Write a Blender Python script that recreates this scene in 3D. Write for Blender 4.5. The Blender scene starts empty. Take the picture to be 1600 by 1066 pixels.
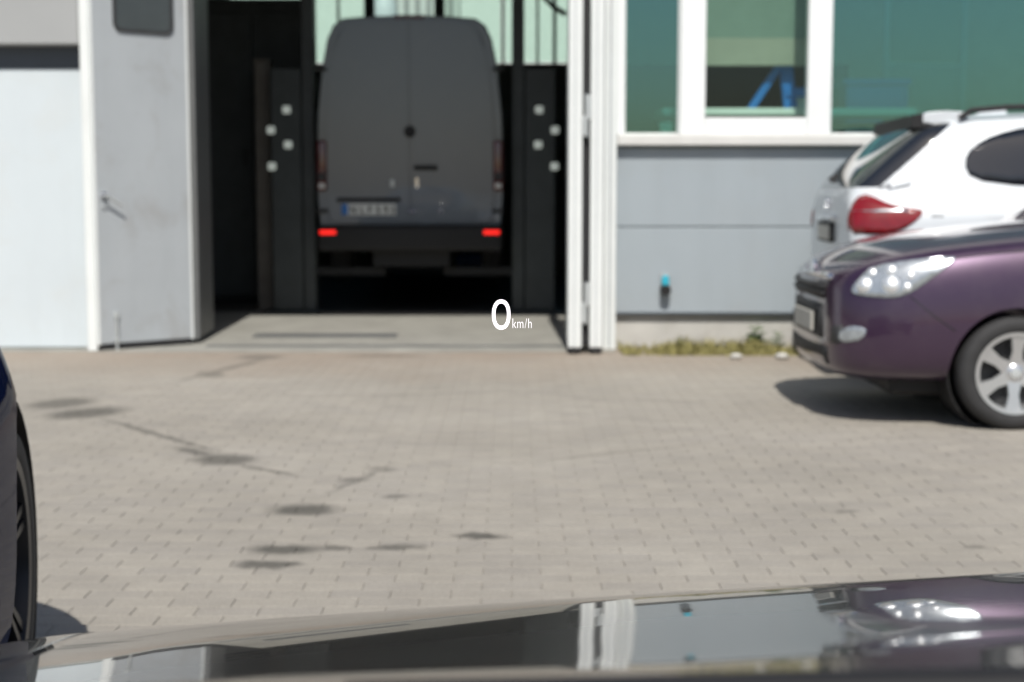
import bpy, bmesh, math, random
from mathutils import Vector, Matrix
from mathutils.bvhtree import BVHTree
random.seed(7)
R = math.radians
sc = bpy.context.scene
C = sc.collection

# ------------------------------------------------------------------ camera, sky, sun
cam_d = bpy.data.cameras.new('camera')
cam = bpy.data.objects.new('camera', cam_d); C.objects.link(cam)
cam.location = (0, 0, 1.32)
cam.rotation_euler = (R(90) - math.atan(233 / 2300), 0, 0)
cam_d.sensor_width = 36.0
cam_d.lens = 36.0 * 2300 / 1600
cam_d.clip_start = 0.05
cam_d.clip_end = 3000
cam_d.dof.use_dof = True
cam_d.dof.focus_distance = 2.38
cam_d.dof.aperture_fstop = 4.4
sc.camera = cam

SUN_EL, SUN_SIDE = R(52.5), R(-1.5)         # sun behind the camera, a touch to its right
world = bpy.data.worlds.new('World'); sc.world = world
world.use_nodes = True
wn = world.node_tree
sky = wn.nodes.new('ShaderNodeTexSky')
sky.sky_type = 'NISHITA'; sky.sun_disc = False
sky.sun_elevation = SUN_EL; sky.sun_rotation = R(180) + SUN_SIDE
sky.dust_density = 1.6; sky.air_density = 1.0; sky.ozone_density = 1.0
wn.links.new(sky.outputs[0], wn.nodes['Background'].inputs[0])
wn.nodes['Background'].inputs[1].default_value = 0.085
sun_d = bpy.data.lights.new('sun', 'SUN'); sun_d.energy = 4.5; sun_d.angle = R(0.53)
sun_d.color = (1.0, 0.955, 0.89)
sun = bpy.data.objects.new('sun', sun_d); C.objects.link(sun)
Ld = Vector((math.sin(SUN_SIDE) * math.cos(SUN_EL), math.cos(SUN_SIDE) * math.cos(SUN_EL), -math.sin(SUN_EL)))
sun.rotation_euler = Ld.to_track_quat('-Z', 'Y').to_euler()
sun.location = (-3, -20, 30)

vs = sc.view_settings
vs.view_transform = 'Standard'; vs.look = 'None'; vs.gamma = 1; vs.exposure = 0.0
vs.use_curve_mapping = False
sc.render.engine = 'CYCLES'
sc.cycles.use_denoising = True
sc.cycles.max_bounces = 6
sc.cycles.diffuse_bounces = 3
sc.cycles.use_adaptive_sampling = True
sc.cycles.adaptive_threshold = .025
sc.cycles.transparent_max_bounces = 16
sc.cycles.sample_clamp_indirect = 8

# ------------------------------------------------------------------ materials
def new_mat(name):
    m = bpy.data.materials.new(name); m.use_nodes = True
    return m, m.node_tree, m.node_tree.nodes['Principled BSDF']

def noise(nt, scale, detail=6, rough=.6, coord='Object', vec=None, dist=0):
    n = nt.nodes.new('ShaderNodeTexNoise')
    n.inputs['Scale'].default_value = scale; n.inputs['Detail'].default_value = detail
    n.inputs['Roughness'].default_value = rough; n.inputs['Distortion'].default_value = dist
    if vec is None:
        tc = nt.nodes.new('ShaderNodeTexCoord'); vec = tc.outputs[coord]
    nt.links.new(vec, n.inputs['Vector'])
    return n.outputs['Fac']

def ramp(nt, fac, stops):
    r = nt.nodes.new('ShaderNodeValToRGB')
    while len(r.color_ramp.elements) < len(stops): r.color_ramp.elements.new(.5)
    for e, (p, c) in zip(r.color_ramp.elements, stops):
        e.position = p; e.color = (*c, 1) if len(c) == 3 else c
    nt.links.new(fac, r.inputs[0])
    return r.outputs['Color']

def mixc(nt, fac, a, b, mode='MIX'):
    m = nt.nodes.new('ShaderNodeMix'); m.data_type = 'RGBA'; m.blend_type = mode
    for s, v in ((m.inputs[0], fac), (m.inputs[6], a), (m.inputs[7], b)):
        if hasattr(v, 'links'): nt.links.new(v, s)
        elif isinstance(v, (int, float)): s.default_value = v
        else: s.default_value = (*v, 1)
    return m.outputs[2]

def bump(nt, bsdf, h, strength=.2, dist=.01):
    b = nt.nodes.new('ShaderNodeBump'); b.inputs['Strength'].default_value = strength
    b.inputs['Distance'].default_value = dist
    nt.links.new(h, b.inputs['Height']); nt.links.new(b.outputs[0], bsdf.inputs['Normal'])

def surf(name, col, rough=.5, metal=0, var=.12, scale=4, bump_s=0, bscale=60, coat=0, spec=.5, dirt=None, dirt_amt=.5, streak=0):
    m, nt, b = new_mat(name)
    b.inputs['Roughness'].default_value = rough; b.inputs['Metallic'].default_value = metal
    b.inputs['Coat Weight'].default_value = coat; b.inputs['Coat Roughness'].default_value = .03
    b.inputs['Specular IOR Level'].default_value = spec
    f = noise(nt, scale)
    c = ramp(nt, f, [(.3, tuple(x * (1 - var) for x in col)), (.7, tuple(min(1, x * (1 + var)) for x in col))])
    if dirt:
        f2 = noise(nt, scale * 1.7, 8, .65, dist=.6)
        k = ramp(nt, f2, [(.52, (0, 0, 0)), (.78, (dirt_amt,) * 3)])
        c = mixc(nt, k, c, dirt)
    if streak:
        tc = nt.nodes.new('ShaderNodeTexCoord'); mp = nt.nodes.new('ShaderNodeMapping'); mp.inputs['Scale'].default_value = (3.2, 3.2, .5)
        nt.links.new(tc.outputs['Object'], mp.inputs[0])
        k = ramp(nt, noise(nt, 1.6, 7, .65, vec=mp.outputs[0]), [(.45, (0, 0, 0)), (.8, (streak,) * 3)])
        c = mixc(nt, k, c, tuple(x * .62 for x in col))
    nt.links.new(c, b.inputs['Base Color'])
    if bump_s: bump(nt, b, noise(nt, bscale, 3), bump_s, .004)
    return m

def glow(name, col, s):
    m, nt, b = new_mat(name)
    b.inputs['Base Color'].default_value = (*col, 1)
    b.inputs['Emission Color'].default_value = (*col, 1); b.inputs['Emission Strength'].default_value = s
    return m

def tinted_glass(name, tint, refl_tint, base_refl=.06, rough=.0):
    m = bpy.data.materials.new(name); m.use_nodes = True
    nt = m.node_tree; nt.nodes.clear()
    out = nt.nodes.new('ShaderNodeOutputMaterial'); mix = nt.nodes.new('ShaderNodeMixShader')
    tr = nt.nodes.new('ShaderNodeBsdfTransparent'); gl = nt.nodes.new('ShaderNodeBsdfGlossy')
    lw_ = nt.nodes.new('ShaderNodeLayerWeight'); lw_.inputs[0].default_value = .5      # Schlick, the same from both faces
    pw = nt.nodes.new('ShaderNodeMath'); pw.operation = 'POWER'; pw.inputs[1].default_value = 5
    fr = nt.nodes.new('ShaderNodeMath'); fr.operation = 'MULTIPLY_ADD'; fr.inputs[1].default_value = .96; fr.inputs[2].default_value = .04
    nt.links.new(lw_.outputs['Facing'], pw.inputs[0]); nt.links.new(pw.outputs[0], fr.inputs[0])
    ad = nt.nodes.new('ShaderNodeMath'); ad.operation = 'ADD'; ad.use_clamp = True; ad.inputs[1].default_value = base_refl
    tr.inputs[0].default_value = (*tint, 1); gl.inputs[0].default_value = (*refl_tint, 1); gl.inputs['Roughness'].default_value = rough
    n = noise(nt, 1.3, 2)
    bp = nt.nodes.new('ShaderNodeBump'); bp.inputs['Strength'].default_value = .02; bp.inputs['Distance'].default_value = .05
    nt.links.new(n, bp.inputs['Height']); nt.links.new(bp.outputs[0], gl.inputs['Normal'])
    nt.links.new(fr.outputs[0], ad.inputs[0]); nt.links.new(ad.outputs[0], mix.inputs[0])
    nt.links.new(tr.outputs[0], mix.inputs[1]); nt.links.new(gl.outputs[0], mix.inputs[2]); nt.links.new(mix.outputs[0], out.inputs[0])
    return m

def car_paint(name, col, metal=.55, rough=.35, coat=1.0, flake=.15, dusty=.10):
    m, nt, b = new_mat(name)
    b.inputs['Metallic'].default_value = metal; b.inputs['Roughness'].default_value = rough
    b.inputs['Coat Weight'].default_value = coat; b.inputs['Coat Roughness'].default_value = .02
    c = ramp(nt, noise(nt, 900, 2), [(.35, tuple(x * (1 - flake) for x in col)), (.65, tuple(min(1, x * (1 + flake)) for x in col))])
    dust = ramp(nt, noise(nt, 3, 8, .7), [(.5, (0, 0, 0)), (.85, (dusty,) * 3)])
    nt.links.new(mixc(nt, dust, c, (.30, .27, .24)), b.inputs['Base Color'])
    return m

# stains and crack lines on the forecourt: x, y, half length, half depth (m), turn (deg), strength
STAINS = [(-2.83,9.16,.17,.24,-20,.8),(-2.55,8.75,.17,.24,-35,.9),(-1.95,7.97,.62,.030,-51,.7),(-1.43,7.20,.15,.13,-30,.9),(-1.62,7.42,.16,.045,-48,.8),(-1.18,6.93,.22,.025,-42,.6),
 (-.87,6.04,.13,.10,0,1),(-.84,5.36,.125,.07,4,1),(-.87,5.14,.11,.055,-5,.95),(-.66,5.38,.06,.035,0,.8),(-.44,5.39,.10,.04,6,.85),(-.12,5.57,.09,.05,-4,1),
 (-.51,6.31,.05,.04,0,.7),(-.70,6.72,.34,.022,72,.55),(-.73,6.68,.06,.05,20,.7),(-.63,6.95,.06,.08,40,.5),(-2.13,11.0,.75,.05,75,.55),(-2.19,10.63,.09,.17,20,.6),
 (-2.03,11.75,.16,.16,0,.6),(1.73,5.39,.045,.03,0,.6),(1.38,6.0,.05,.03,0,.5),(-1.04,11.85,.3,.09,0,.5),(.55,7.4,.5,.018,30,.35),(.9,9.3,.7,.02,-15,.35),(-.4,9.6,.9,.02,10,.35)]

def ground_material(joints=False):
    m, nt, b = new_mat('block_paving')
    tc = nt.nodes.new('ShaderNodeNewGeometry'); P = tc.outputs['Position']
    b.inputs['Roughness'].default_value = .93; b.inputs['Specular IOR Level'].default_value = .25
    big = noise(nt, .55, 5, .6, vec=P)
    c = ramp(nt, big, [(.32, (.300, .280, .245)), (.5, (.333, .311, .274)), (.68, (.363, .341, .302))])
    mid = ramp(nt, noise(nt, 5, 8, .7, vec=P), [(.3, (.92,) * 3), (.7, (1.07,) * 3)])
    c = mixc(nt, 1.0, c, mid, 'MULTIPLY')
    fine = ramp(nt, noise(nt, 120, 4, .8, vec=P), [(.3, (.72,) * 3), (.72, (1.25,) * 3)])
    c = mixc(nt, 1.0, c, fine, 'MULTIPLY')
    # every block has its own tone
    oi = nt.nodes.new('ShaderNodeObjectInfo'); ra = nt.nodes.new('ShaderNodeMath'); ra.operation = 'ADD'
    nt.links.new(oi.outputs['Random'], ra.inputs[0]); nt.links.new(tc.outputs['Random Per Island'], ra.inputs[1])
    fr = nt.nodes.new('ShaderNodeMath'); fr.operation = 'FRACT'; nt.links.new(ra.outputs[0], fr.inputs[0])
    c = mixc(nt, 1.0, c, ramp(nt, fr.outputs[0], [(0, (.955, .955, .96)), (.5, (1, .998, .99)), (1, (1.045, 1.04, 1.025))]), 'MULTIPLY')
    # brown grit washed up against the building
    sep = nt.nodes.new('ShaderNodeSeparateXYZ'); nt.links.new(P, sep.inputs[0])
    wob = nt.nodes.new('ShaderNodeMath'); wob.operation = 'MULTIPLY_ADD'; wob.inputs[1].default_value = 3.2
    nt.links.new(noise(nt, .9, 6, .7, vec=P), wob.inputs[0]); nt.links.new(sep.outputs[1], wob.inputs[2])
    mr = nt.nodes.new('ShaderNodeMapRange'); mr.inputs[1].default_value = 11.6; mr.inputs[2].default_value = 13.9; mr.inputs[4].default_value = .8
    nt.links.new(wob.outputs[0], mr.inputs[0])
    c = mixc(nt, mr.outputs[0], c, (.30, .245, .195))
    if joints: c = mixc(nt, .12, c, (.16, .15, .125))
    # ragged warp for the stain outlines
    nn = nt.nodes.new('ShaderNodeTexNoise'); nn.inputs['Scale'].default_value = 11; nn.inputs['Detail'].default_value = 7; nn.inputs['Roughness'].default_value = .7
    nt.links.new(P, nn.inputs['Vector'])
    sub = nt.nodes.new('ShaderNodeVectorMath'); sub.operation = 'SUBTRACT'; sub.inputs[1].default_value = (.5, .5, .5)
    wx = nt.nodes.new('ShaderNodeVectorMath'); wx.operation = 'SCALE'; wx.inputs['Scale'].default_value = .14
    add = nt.nodes.new('ShaderNodeVectorMath'); add.operation = 'ADD'
    flat = nt.nodes.new('ShaderNodeVectorMath'); flat.operation = 'MULTIPLY'; flat.inputs[1].default_value = (1, 1, 0)
    nt.links.new(nn.outputs['Color'], sub.inputs[0]); nt.links.new(sub.outputs[0], wx.inputs[0])
    nt.links.new(P, add.inputs[0]); nt.links.new(wx.outputs[0], add.inputs[1]); nt.links.new(add.outputs[0], flat.inputs[0])
    acc = None
    for (x, y, rx, ry, rot, k) in STAINS:
        mp = nt.nodes.new('ShaderNodeMapping'); mp.vector_type = 'TEXTURE'
        mp.inputs['Location'].default_value = (x, y, 0); mp.inputs['Rotation'].default_value = (0, 0, R(rot)); mp.inputs['Scale'].default_value = (rx, ry, 1)
        ln = nt.nodes.new('ShaderNodeVectorMath'); ln.operation = 'LENGTH'
        st = nt.nodes.new('ShaderNodeMapRange'); st.interpolation_type = 'SMOOTHSTEP'
        st.inputs[1].default_value = 1.5; st.inputs[2].default_value = .55; st.inputs[3].default_value = 0; st.inputs[4].default_value = k
        nt.links.new(flat.outputs[0], mp.inputs[0]); nt.links.new(mp.outputs[0], ln.inputs[0]); nt.links.new(ln.outputs['Value'], st.inputs[0])
        if acc is None: acc = st.outputs[0]
        else:
            mx = nt.nodes.new('ShaderNodeMath'); mx.operation = 'MAXIMUM'
            nt.links.new(acc, mx.inputs[0]); nt.links.new(st.outputs[0], mx.inputs[1]); acc = mx.outputs[0]
    mott = ramp(nt, noise(nt, 26, 6, .75, vec=P), [(.25, (.7,) * 3), (.7, (1.0,) * 3)])
    mm = nt.nodes.new('ShaderNodeMath'); mm.operation = 'MULTIPLY'; nt.links.new(acc, mm.inputs[0]); nt.links.new(mott, mm.inputs[1])
    c = mixc(nt, mm.outputs[0], c, (.085, .082, .072))
    nt.links.new(c, b.inputs['Base Color'])
    bump(nt, b, noise(nt, 160, 4, .8, vec=P), .5, .004)
    return m

M = {}
M['ground'] = ground_material()
M['joint'] = ground_material(True)
M['slab'] = surf('concrete_slab', (.30, .295, .265), .8, var=.14, scale=2.5, bump_s=.3, dirt=(.17, .17, .15), dirt_amt=.5)
M['white_door'] = surf('white_painted_steel', (.60, .66, .69), .45, var=.03, scale=1.2, dirt=(.55, .54, .50), dirt_amt=.25, streak=.16)
M['jamb'] = surf('white_jamb', (.74, .77, .76), .4, var=.04, scale=3)
M['leaf'] = surf('grey_white_leaf', (.41, .44, .46), .42, var=.05, scale=1.4, dirt=(.27, .245, .225), dirt_amt=.55, streak=.16)
M['leaf_dark'] = surf('leaf_shade_and_rail_grey', (.13, .135, .135), .5, var=.1)  # second leaf's unlit side put into the colour; drain and rail share it
M['clad'] = surf('grey_cladding', (.345, .39, .42), .42, var=.03, scale=1.0, dirt=(.33, .34, .34), dirt_amt=.3, streak=.16)
M['clad_up'] = surf('upper_grey_cladding', (.36, .37, .37), .5, var=.04, scale=1.5)
M['lintel'] = surf('dark_steel_lintel', (.06, .072, .09), .5, var=.1)
M['plinth'] = surf('concrete_plinth', (.50, .49, .46), .9, var=.1, scale=3, bump_s=.3, dirt=(.33, .30, .25), dirt_amt=.5)
M['frame'] = surf('white_window_frame', (.82, .84, .84), .35, var=.02)
M['sill'] = surf('window_sill_metal', (.66, .655, .63), .4, var=.05)
M['seal'] = surf('rubber_seal', (.02, .02, .022), .7)
M['steel'] = surf('galvanised_hinge', (.55, .58, .58), .4, .4, .1)
M['chrome'] = surf('chrome', (.85, .86, .88), .08, 1.0, .02)
M['inner'] = surf('workshop_dark_wall', (.20, .215, .21), .85, var=.25, scale=1.2)
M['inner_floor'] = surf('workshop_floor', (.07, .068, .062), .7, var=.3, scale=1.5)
M['machine'] = surf('dark_machine_paint', (.048, .056, .056), .5, var=.2)
M['brownpost'] = surf('brown_grey_post', (.15, .135, .115), .6, var=.2)
M['office_wall'] = surf('office_wall', (.74, .74, .66), .9, var=.06)
M['office_dark'] = surf('office_dark_board', (.035, .04, .045), .6, var=.1)
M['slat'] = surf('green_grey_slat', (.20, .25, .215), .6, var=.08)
M['beige'] = surf('beige_blind', (.34, .325, .27), .6, var=.08)
M['wood'] = surf('pale_office_floor', (.48, .44, .37), .5, var=.08)
M['blue'] = surf('blue_plastic', (.02, .16, .50), .4, var=.06)
M['teal'] = surf('turquoise_plastic', (.03, .38, .50), .4, var=.06)
M['black'] = surf('black_plastic', (.011, .011, .012), .65, var=.15)
M['black_soft'] = surf('dark_grey_plastic', (.035, .036, .038), .6, var=.15)
M['rubber'] = surf('tyre_rubber', (.030, .030, .031), .75, var=.2, scale=8)
M['alloy'] = surf('silver_alloy', (.62, .63, .64), .25, .7, .04)
M['alloy_dark'] = surf('black_alloy', (.020, .022, .026), .35, .3, .1)
M['green_glass'] = tinted_glass('green_tinted_glass', (.46, .70, .68), (.60, .95, .92), .15)
M['clear_glass'] = tinted_glass('clear_glass', (.84, .93, .89), (1, 1, 1), -.015)
M['rear_glass'] = tinted_glass('workshop_rear_glass', (.76, .88, .82), (1, 1, 1), .0)
M['car_glass'] = surf('dark_car_glass', (.010, .013, .018), .03, 0, .1, coat=1)
M['smoke_glass'] = surf('rear_screen_glass', (.05, .056, .055), .06, 0, .1, coat=1)
M['grass'] = surf('dry_grass_blades', (.26, .235, .085), .8, var=.5, scale=14)
M['weed'] = surf('weed_leaf', (.09, .17, .04), .7, var=.4, scale=20)
M['p_purple'] = car_paint('plum_metallic_paint', (.050, .024, .056), .45, .36)
M['p_white'] = car_paint('white_car_paint', (.63, .67, .70), .0, .4, .5, flake=.02)
M['p_silver'] = car_paint('silver_grey_van_paint', (.125, .147, .172), .2, .42, flake=.03)
M['p_blue'] = car_paint('midnight_blue_paint', (.008, .014, .050), .0, .3, .3, dusty=.02)
M['p_blue'].node_tree.nodes['Principled BSDF'].inputs['Specular IOR Level'].default_value = 0
M['p_black'] = car_paint('black_car_paint', (.004, .004, .005), .0, .3, flake=.05, dusty=.012)
M['lamp_red'] = surf('red_lamp_lens', (.20, .004, .007), .1, 0, .2, scale=25, coat=1)
M['lamp_red_dark'] = surf('dim_red_lamp_lens', (.10, .008, .010), .12, 0, .3, scale=25, coat=1)
M['lamp_clear'] = surf('headlight_reflector', (.42, .46, .49), .14, .5, .25, scale=30, coat=1)
M['bulb'] = surf('polished_reflector', (.92, .94, .95), .45, .8, .02)
M['plate'] = surf('number_plate', (.45, .44, .40), .5, var=.05)
M['pale'] = surf('pale_plastic', (.7, .72, .7), .5, var=.05)
M['red_glow'] = glow('lit_red_lamp', (1.0, .018, .012), 1.15)
M['dot_glow'] = glow('pale_mark_glow', (.80, .86, .80), .22)  # glow that sets the brightness of the pale marks on the lift posts
M['hud_dim'] = glow('display_white_dim', (.93, .90, .93), .62)
M['hud_glow'] = glow('display_white', (.95, .90, .95), .95)

# ------------------------------------------------------------------ mesh helpers
def empty(name, loc=(0, 0, 0), rz=0):
    o = bpy.data.objects.new(name, None); C.objects.link(o)
    o.location = loc; o.rotation_euler = (0, 0, rz); o.empty_display_size = .2
    return o

def tag(o, label=None, cat=None, group=None, kind=None):
    if label: o['label'] = label
    if cat: o['category'] = cat
    if group: o['group'] = group
    if kind: o['kind'] = kind
    return o

def link(name, me, mat, parent=None, smooth=None):
    if mat is not None and not me.materials: me.materials.append(M[mat] if isinstance(mat, str) else mat)
    o = bpy.data.objects.new(name, me); C.objects.link(o)
    if parent: o.parent = parent
    if smooth is not None:
        me.polygons.foreach_set('use_smooth', [True] * len(me.polygons))
        me.set_sharp_from_angle(angle=R(smooth))
    return o

def bm_obj(name, bm, mat, parent=None, smooth=None):
    bmesh.ops.recalc_face_normals(bm, faces=bm.faces)
    me = bpy.data.meshes.new(name); bm.to_mesh(me); bm.free()
    return link(name, me, mat, parent, smooth)

def add_box(bm, x0, x1, y0, y1, z0, z1, bev=0, seg=1, mtx=None):
    r = bmesh.ops.create_cube(bm, size=1)
    v = r['verts']
    for q in v:
        q.co = Vector((x0 + (q.co.x + .5) * (x1 - x0), y0 + (q.co.y + .5) * (y1 - y0), z0 + (q.co.z + .5) * (z1 - z0)))
    es = list({e for q in v for e in q.link_edges})
    if bev:
        g = bmesh.ops.bevel(bm, geom=es, offset=bev, segments=seg, affect='EDGES', profile=.6)
        v = list({q for f in g['faces'] for q in f.verts} | {q for q in v if q.is_valid})
    if mtx is not None:
        for q in v:
            if q.is_valid: q.co = mtx @ q.co
    return v

def box(name, mat, parent, x0, x1, y0, y1, z0, z1, bev=.004, seg=1, smooth=None):
    bm = bmesh.new(); add_box(bm, x0, x1, y0, y1, z0, z1, bev, seg)
    return bm_obj(name, bm, mat, parent, smooth)

def boxes(name, mat, parent, lst, bev=.003):
    bm = bmesh.new()
    for b in lst: add_box(bm, *b, bev)
    return bm_obj(name, bm, mat, parent)

def add_cyl(bm, p, q, r0, r1=None, seg=16):
    p, q = Vector(p), Vector(q); d = q - p
    m = Matrix.Translation((p + q) / 2) @ d.to_track_quat('Z', 'Y').to_matrix().to_4x4()
    bmesh.ops.create_cone(bm, cap_ends=True, segments=seg, radius1=r0, radius2=r0 if r1 is None else r1, depth=d.length, matrix=m)

def cyl(name, mat, parent, p, q, r0, r1=None, seg=20, smooth=40):
    bm = bmesh.new(); add_cyl(bm, p, q, r0, r1, seg)
    return bm_obj(name, bm, mat, parent, smooth)

def lathe(bm, prof, seg=40, mtx=None, closed=True):
    # profile (radius, offset along Y); axis = local Y
    rings = []
    for i in range(seg):
        a = 2 * math.pi * i / seg
        rings.append([bm.verts.new((r * math.cos(a), o, r * math.sin(a))) for r, o in prof])
    n = len(prof)
    for i in range(seg):
        A, B = rings[i], rings[(i + 1) % seg]
        for j in range(n if closed else n - 1):
            k = (j + 1) % n
            bm.faces.new((A[j], A[k], B[k], B[j]))
    if mtx is not None:
        for r in rings:
            for v in r: v.co = mtx @ v.co

def extrude_poly(bm, pts, y0, y1):
    # polygon given in (x,z), extruded along y
    a = [bm.verts.new((x, y0, z)) for x, z in pts]; b = [bm.verts.new((x, y1, z)) for x, z in pts]
    bm.faces.new(a); bm.faces.new(b[::-1])
    for i in range(len(pts)):
        j = (i + 1) % len(pts); bm.faces.new((a[i], b[i], b[j], a[j]))

def smooth_poly(pts, n=4):
    out = []; L = len(pts)
    for i in range(L):
        p0, p1, p2, p3 = (Vector(pts[(i + k) % L]) for k in (-1, 0, 1, 2))
        for s in range(n):
            t = s / n
            out.append(tuple(.5 * ((2 * p1) + (-p0 + p2) * t + (2 * p0 - 5 * p1 + 4 * p2 - p3) * t * t + (-p0 + 3 * p1 - 3 * p2 + p3) * t ** 3)))
    return out

def apply_mods(o):
    dg = bpy.context.evaluated_depsgraph_get()
    me = bpy.data.meshes.new_from_object(o.evaluated_get(dg))
    o.modifiers.clear(); old = o.data; o.data = me
    return me

# ------------------------------------------------------------------ car body kit
def ring_half(zb, zt, w, zs, ws=.84, wb=.82, crease=.955):
    h = zs - zb
    return [(0, zb), (w * wb, zb), (w * .965, zb + .09), (w, zb + .34 * h), (w * .992, zb + .60 * h), (w * (crease + .012), zb + .82 * h), (w * (crease - .045), zs),
            (w * ws, zs + .42 * (zt - zs)), (w * .5, zt - .12 * (zt - zs)), (0, zt)]

def loft(name, stations, mat, parent, sub=2, wheels=(), wr=.36, wy=.58):
    bm = bmesh.new(); rows = []
    for x, half in stations:
        full = [(y, z) for y, z in half] + [(-y, z) for y, z in half[-2:0:-1]]
        rows.append([bm.verts.new((x, y, z)) for y, z in full])
    n = len(rows[0])
    for A, B in zip(rows, rows[1:]):
        for i in range(n): bm.faces.new((A[i], A[(i + 1) % n], B[(i + 1) % n], B[i]))
    for r in (rows[0], rows[-1]):
        h = n // 2
        for i in range(h):      # cap as strips between the two halves
            a, b = i, i + 1
            c, d = (n - b) % n, (n - a) % n
            vs_ = []
            for k in (a, b, c, d):
                if r[k] not in vs_: vs_.append(r[k])
            if len(vs_) > 2:
                try: bm.faces.new(vs_)
                except ValueError: pass
    o = bm_obj(name, bm, mat, parent)
    md = o.modifiers.new('s', 'SUBSURF'); md.levels = md.render_levels = sub
    apply_mods(o)
    if wheels:
        cb = bmesh.new()
        for (x, z) in wheels:
            for s in (-1, 1): add_cyl(cb, (x, s * wy, z), (x, s * 1.4, z), wr, wr, 48)
        cut = bm_obj('cutter', cb, 'black', parent)
        md = o.modifiers.new('b', 'BOOLEAN'); md.object = cut; md.operation = 'DIFFERENCE'; md.solver = 'EXACT'
        apply_mods(o)
        bpy.data.objects.remove(cut)
    me = o.data
    me.polygons.foreach_set('use_smooth', [True] * len(me.polygons)); me.set_sharp_from_angle(angle=R(38))
    bm = bmesh.new(); bm.from_mesh(me); bvh = BVHTree.FromBMesh(bm); bm.free()
    return o, bvh

def patch(name, bvh, pts3, direction, mat, parent, off=.004, thick=.008, smooth_n=3, cuts=4):
    """shell that hugs the body: outline pts3 thrown along direction onto the body surface"""
    if smooth_n: pts3 = smooth_poly(pts3, smooth_n)
    bm = bmesh.new(); f = bm.faces.new([bm.verts.new(p) for p in pts3])
    bmesh.ops.triangulate(bm, faces=[f])
    bmesh.ops.subdivide_edges(bm, edges=[e for e in bm.edges if not e.is_boundary], cuts=cuts, use_grid_fill=True)
    bmesh.ops.triangulate(bm, faces=bm.faces)
    d = Vector(direction).normalized()
    for v in bm.verts:
        h = bvh.ray_cast(v.co - d * 2, d, 6)
        if h[0] is None:
            h = bvh.find_nearest(v.co)
        nrm = h[1] if h[1].dot(d) < 0 else -h[1]
        v.co = h[0] + nrm * off
    bmesh.ops.recalc_face_normals(bm, faces=bm.faces)
    if bm.faces and sum((f.normal.dot(d) for f in bm.faces)) > 0: bmesh.ops.reverse_faces(bm, faces=bm.faces)
    me = bpy.data.meshes.new(name); bm.to_mesh(me); bm.free()
    o = link(name, me, mat, parent, 60)
    md = o.modifiers.new('t', 'SOLIDIFY'); md.thickness = thick; md.offset = -.5
    return o

def make_wheel(parent, loc, side, r=.316, rim=.215, width=.2, spokes=6, alloy='alloy', steer=0, twin=False):
    w = empty('wheel', loc, steer); w.parent = parent
    s = side
    bm = bmesh.new(); hw = width / 2
    prof = [(rim - .005, -hw * .8), (rim + .02, -hw), (r - .03, -hw * 1.02), (r - .006, -hw * .8), (r, -hw * .4), (r, hw * .4), (r - .006, hw * .8), (r - .03, hw * 1.02), (rim + .02, hw), (rim - .005, hw * .8)]
    lathe(bm, prof, 56); bm_obj('tyre', bm, 'rubber', w, 50)
    bm = bmesh.new()
    lathe(bm, [(rim, s * hw * .92), (rim + .008, s * hw * 1.0), (rim - .016, s * hw * .97), (rim - .024, s * hw * .6), (rim - .03, -s * hw * .6), (rim - .002, -s * hw * .6)], 56)
    for k in range(spokes):
        a = R(87) + 2 * math.pi * k / spokes
        lanes = ((-.028, .010), (.028, .010)) if twin else ((0, .034),)
        for off, hwid in lanes:
            pts = [(.035, hwid * 1.1 + .004), (rim * .55, hwid * .8), (rim - .018, hwid * 1.25)]
            vs_ = []
            for rr, ww in pts:
                for sgn in (-1, 1):
                    for dep in (0, 1):
                        u = off * (rr / rim) + sgn * ww
                        x = rr * math.cos(a) - u * math.sin(a); z = rr * math.sin(a) + u * math.cos(a)
                        y = s * (hw * (.62 + .30 * (rr / rim)) - dep * .03)
                        vs_.append(bm.verts.new((x, y, z)))
            for q in (0, 4):
                A = vs_[q:q + 8]
                for idx in ((0, 2, 6, 4), (1, 3, 7, 5), (0, 1, 5, 4), (2, 3, 7, 6)): bm.faces.new([A[i] for i in idx])
    lathe(bm, [(.001, s * hw * .82), (.03, s * hw * .82), (.055, s * hw * .66), (.06, s * hw * .4), (.001, s * hw * .4)], 24)
    bm_obj('rim', bm, alloy, w, 40)
    bm = bmesh.new(); lathe(bm, [(.001, s * hw * .1), (rim - .032, s * hw * .1), (rim - .032, 0), (.001, 0)], 32)
    bm_obj('brake_disc', bm, 'black_soft', w, 40)
    bm = bmesh.new(); lathe(bm, [(.001, s * hw * .86), (.026, s * hw * .84), (.026, s * hw * .8), (.001, s * hw * .8)], 20)
    bm_obj('hub_cap', bm, 'steel', w, 40)
    return w

def arch_liner(parent, x, z, r, wy0=.50, wy1=.80):
    for s in (-1, 1):
        bm = bmesh.new()
        lathe(bm, [(r - .012, s * wy1), (r - .004, s * wy1), (r - .004, s * wy0), (.0, s * wy0), (.0, s * (wy0 + .01)), (r - .012, s * (wy0 + .01))], 40, Matrix.Translation((x, 0, z)))
        bm_obj('wheel_arch', bm, 'black', parent, 40)

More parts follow.
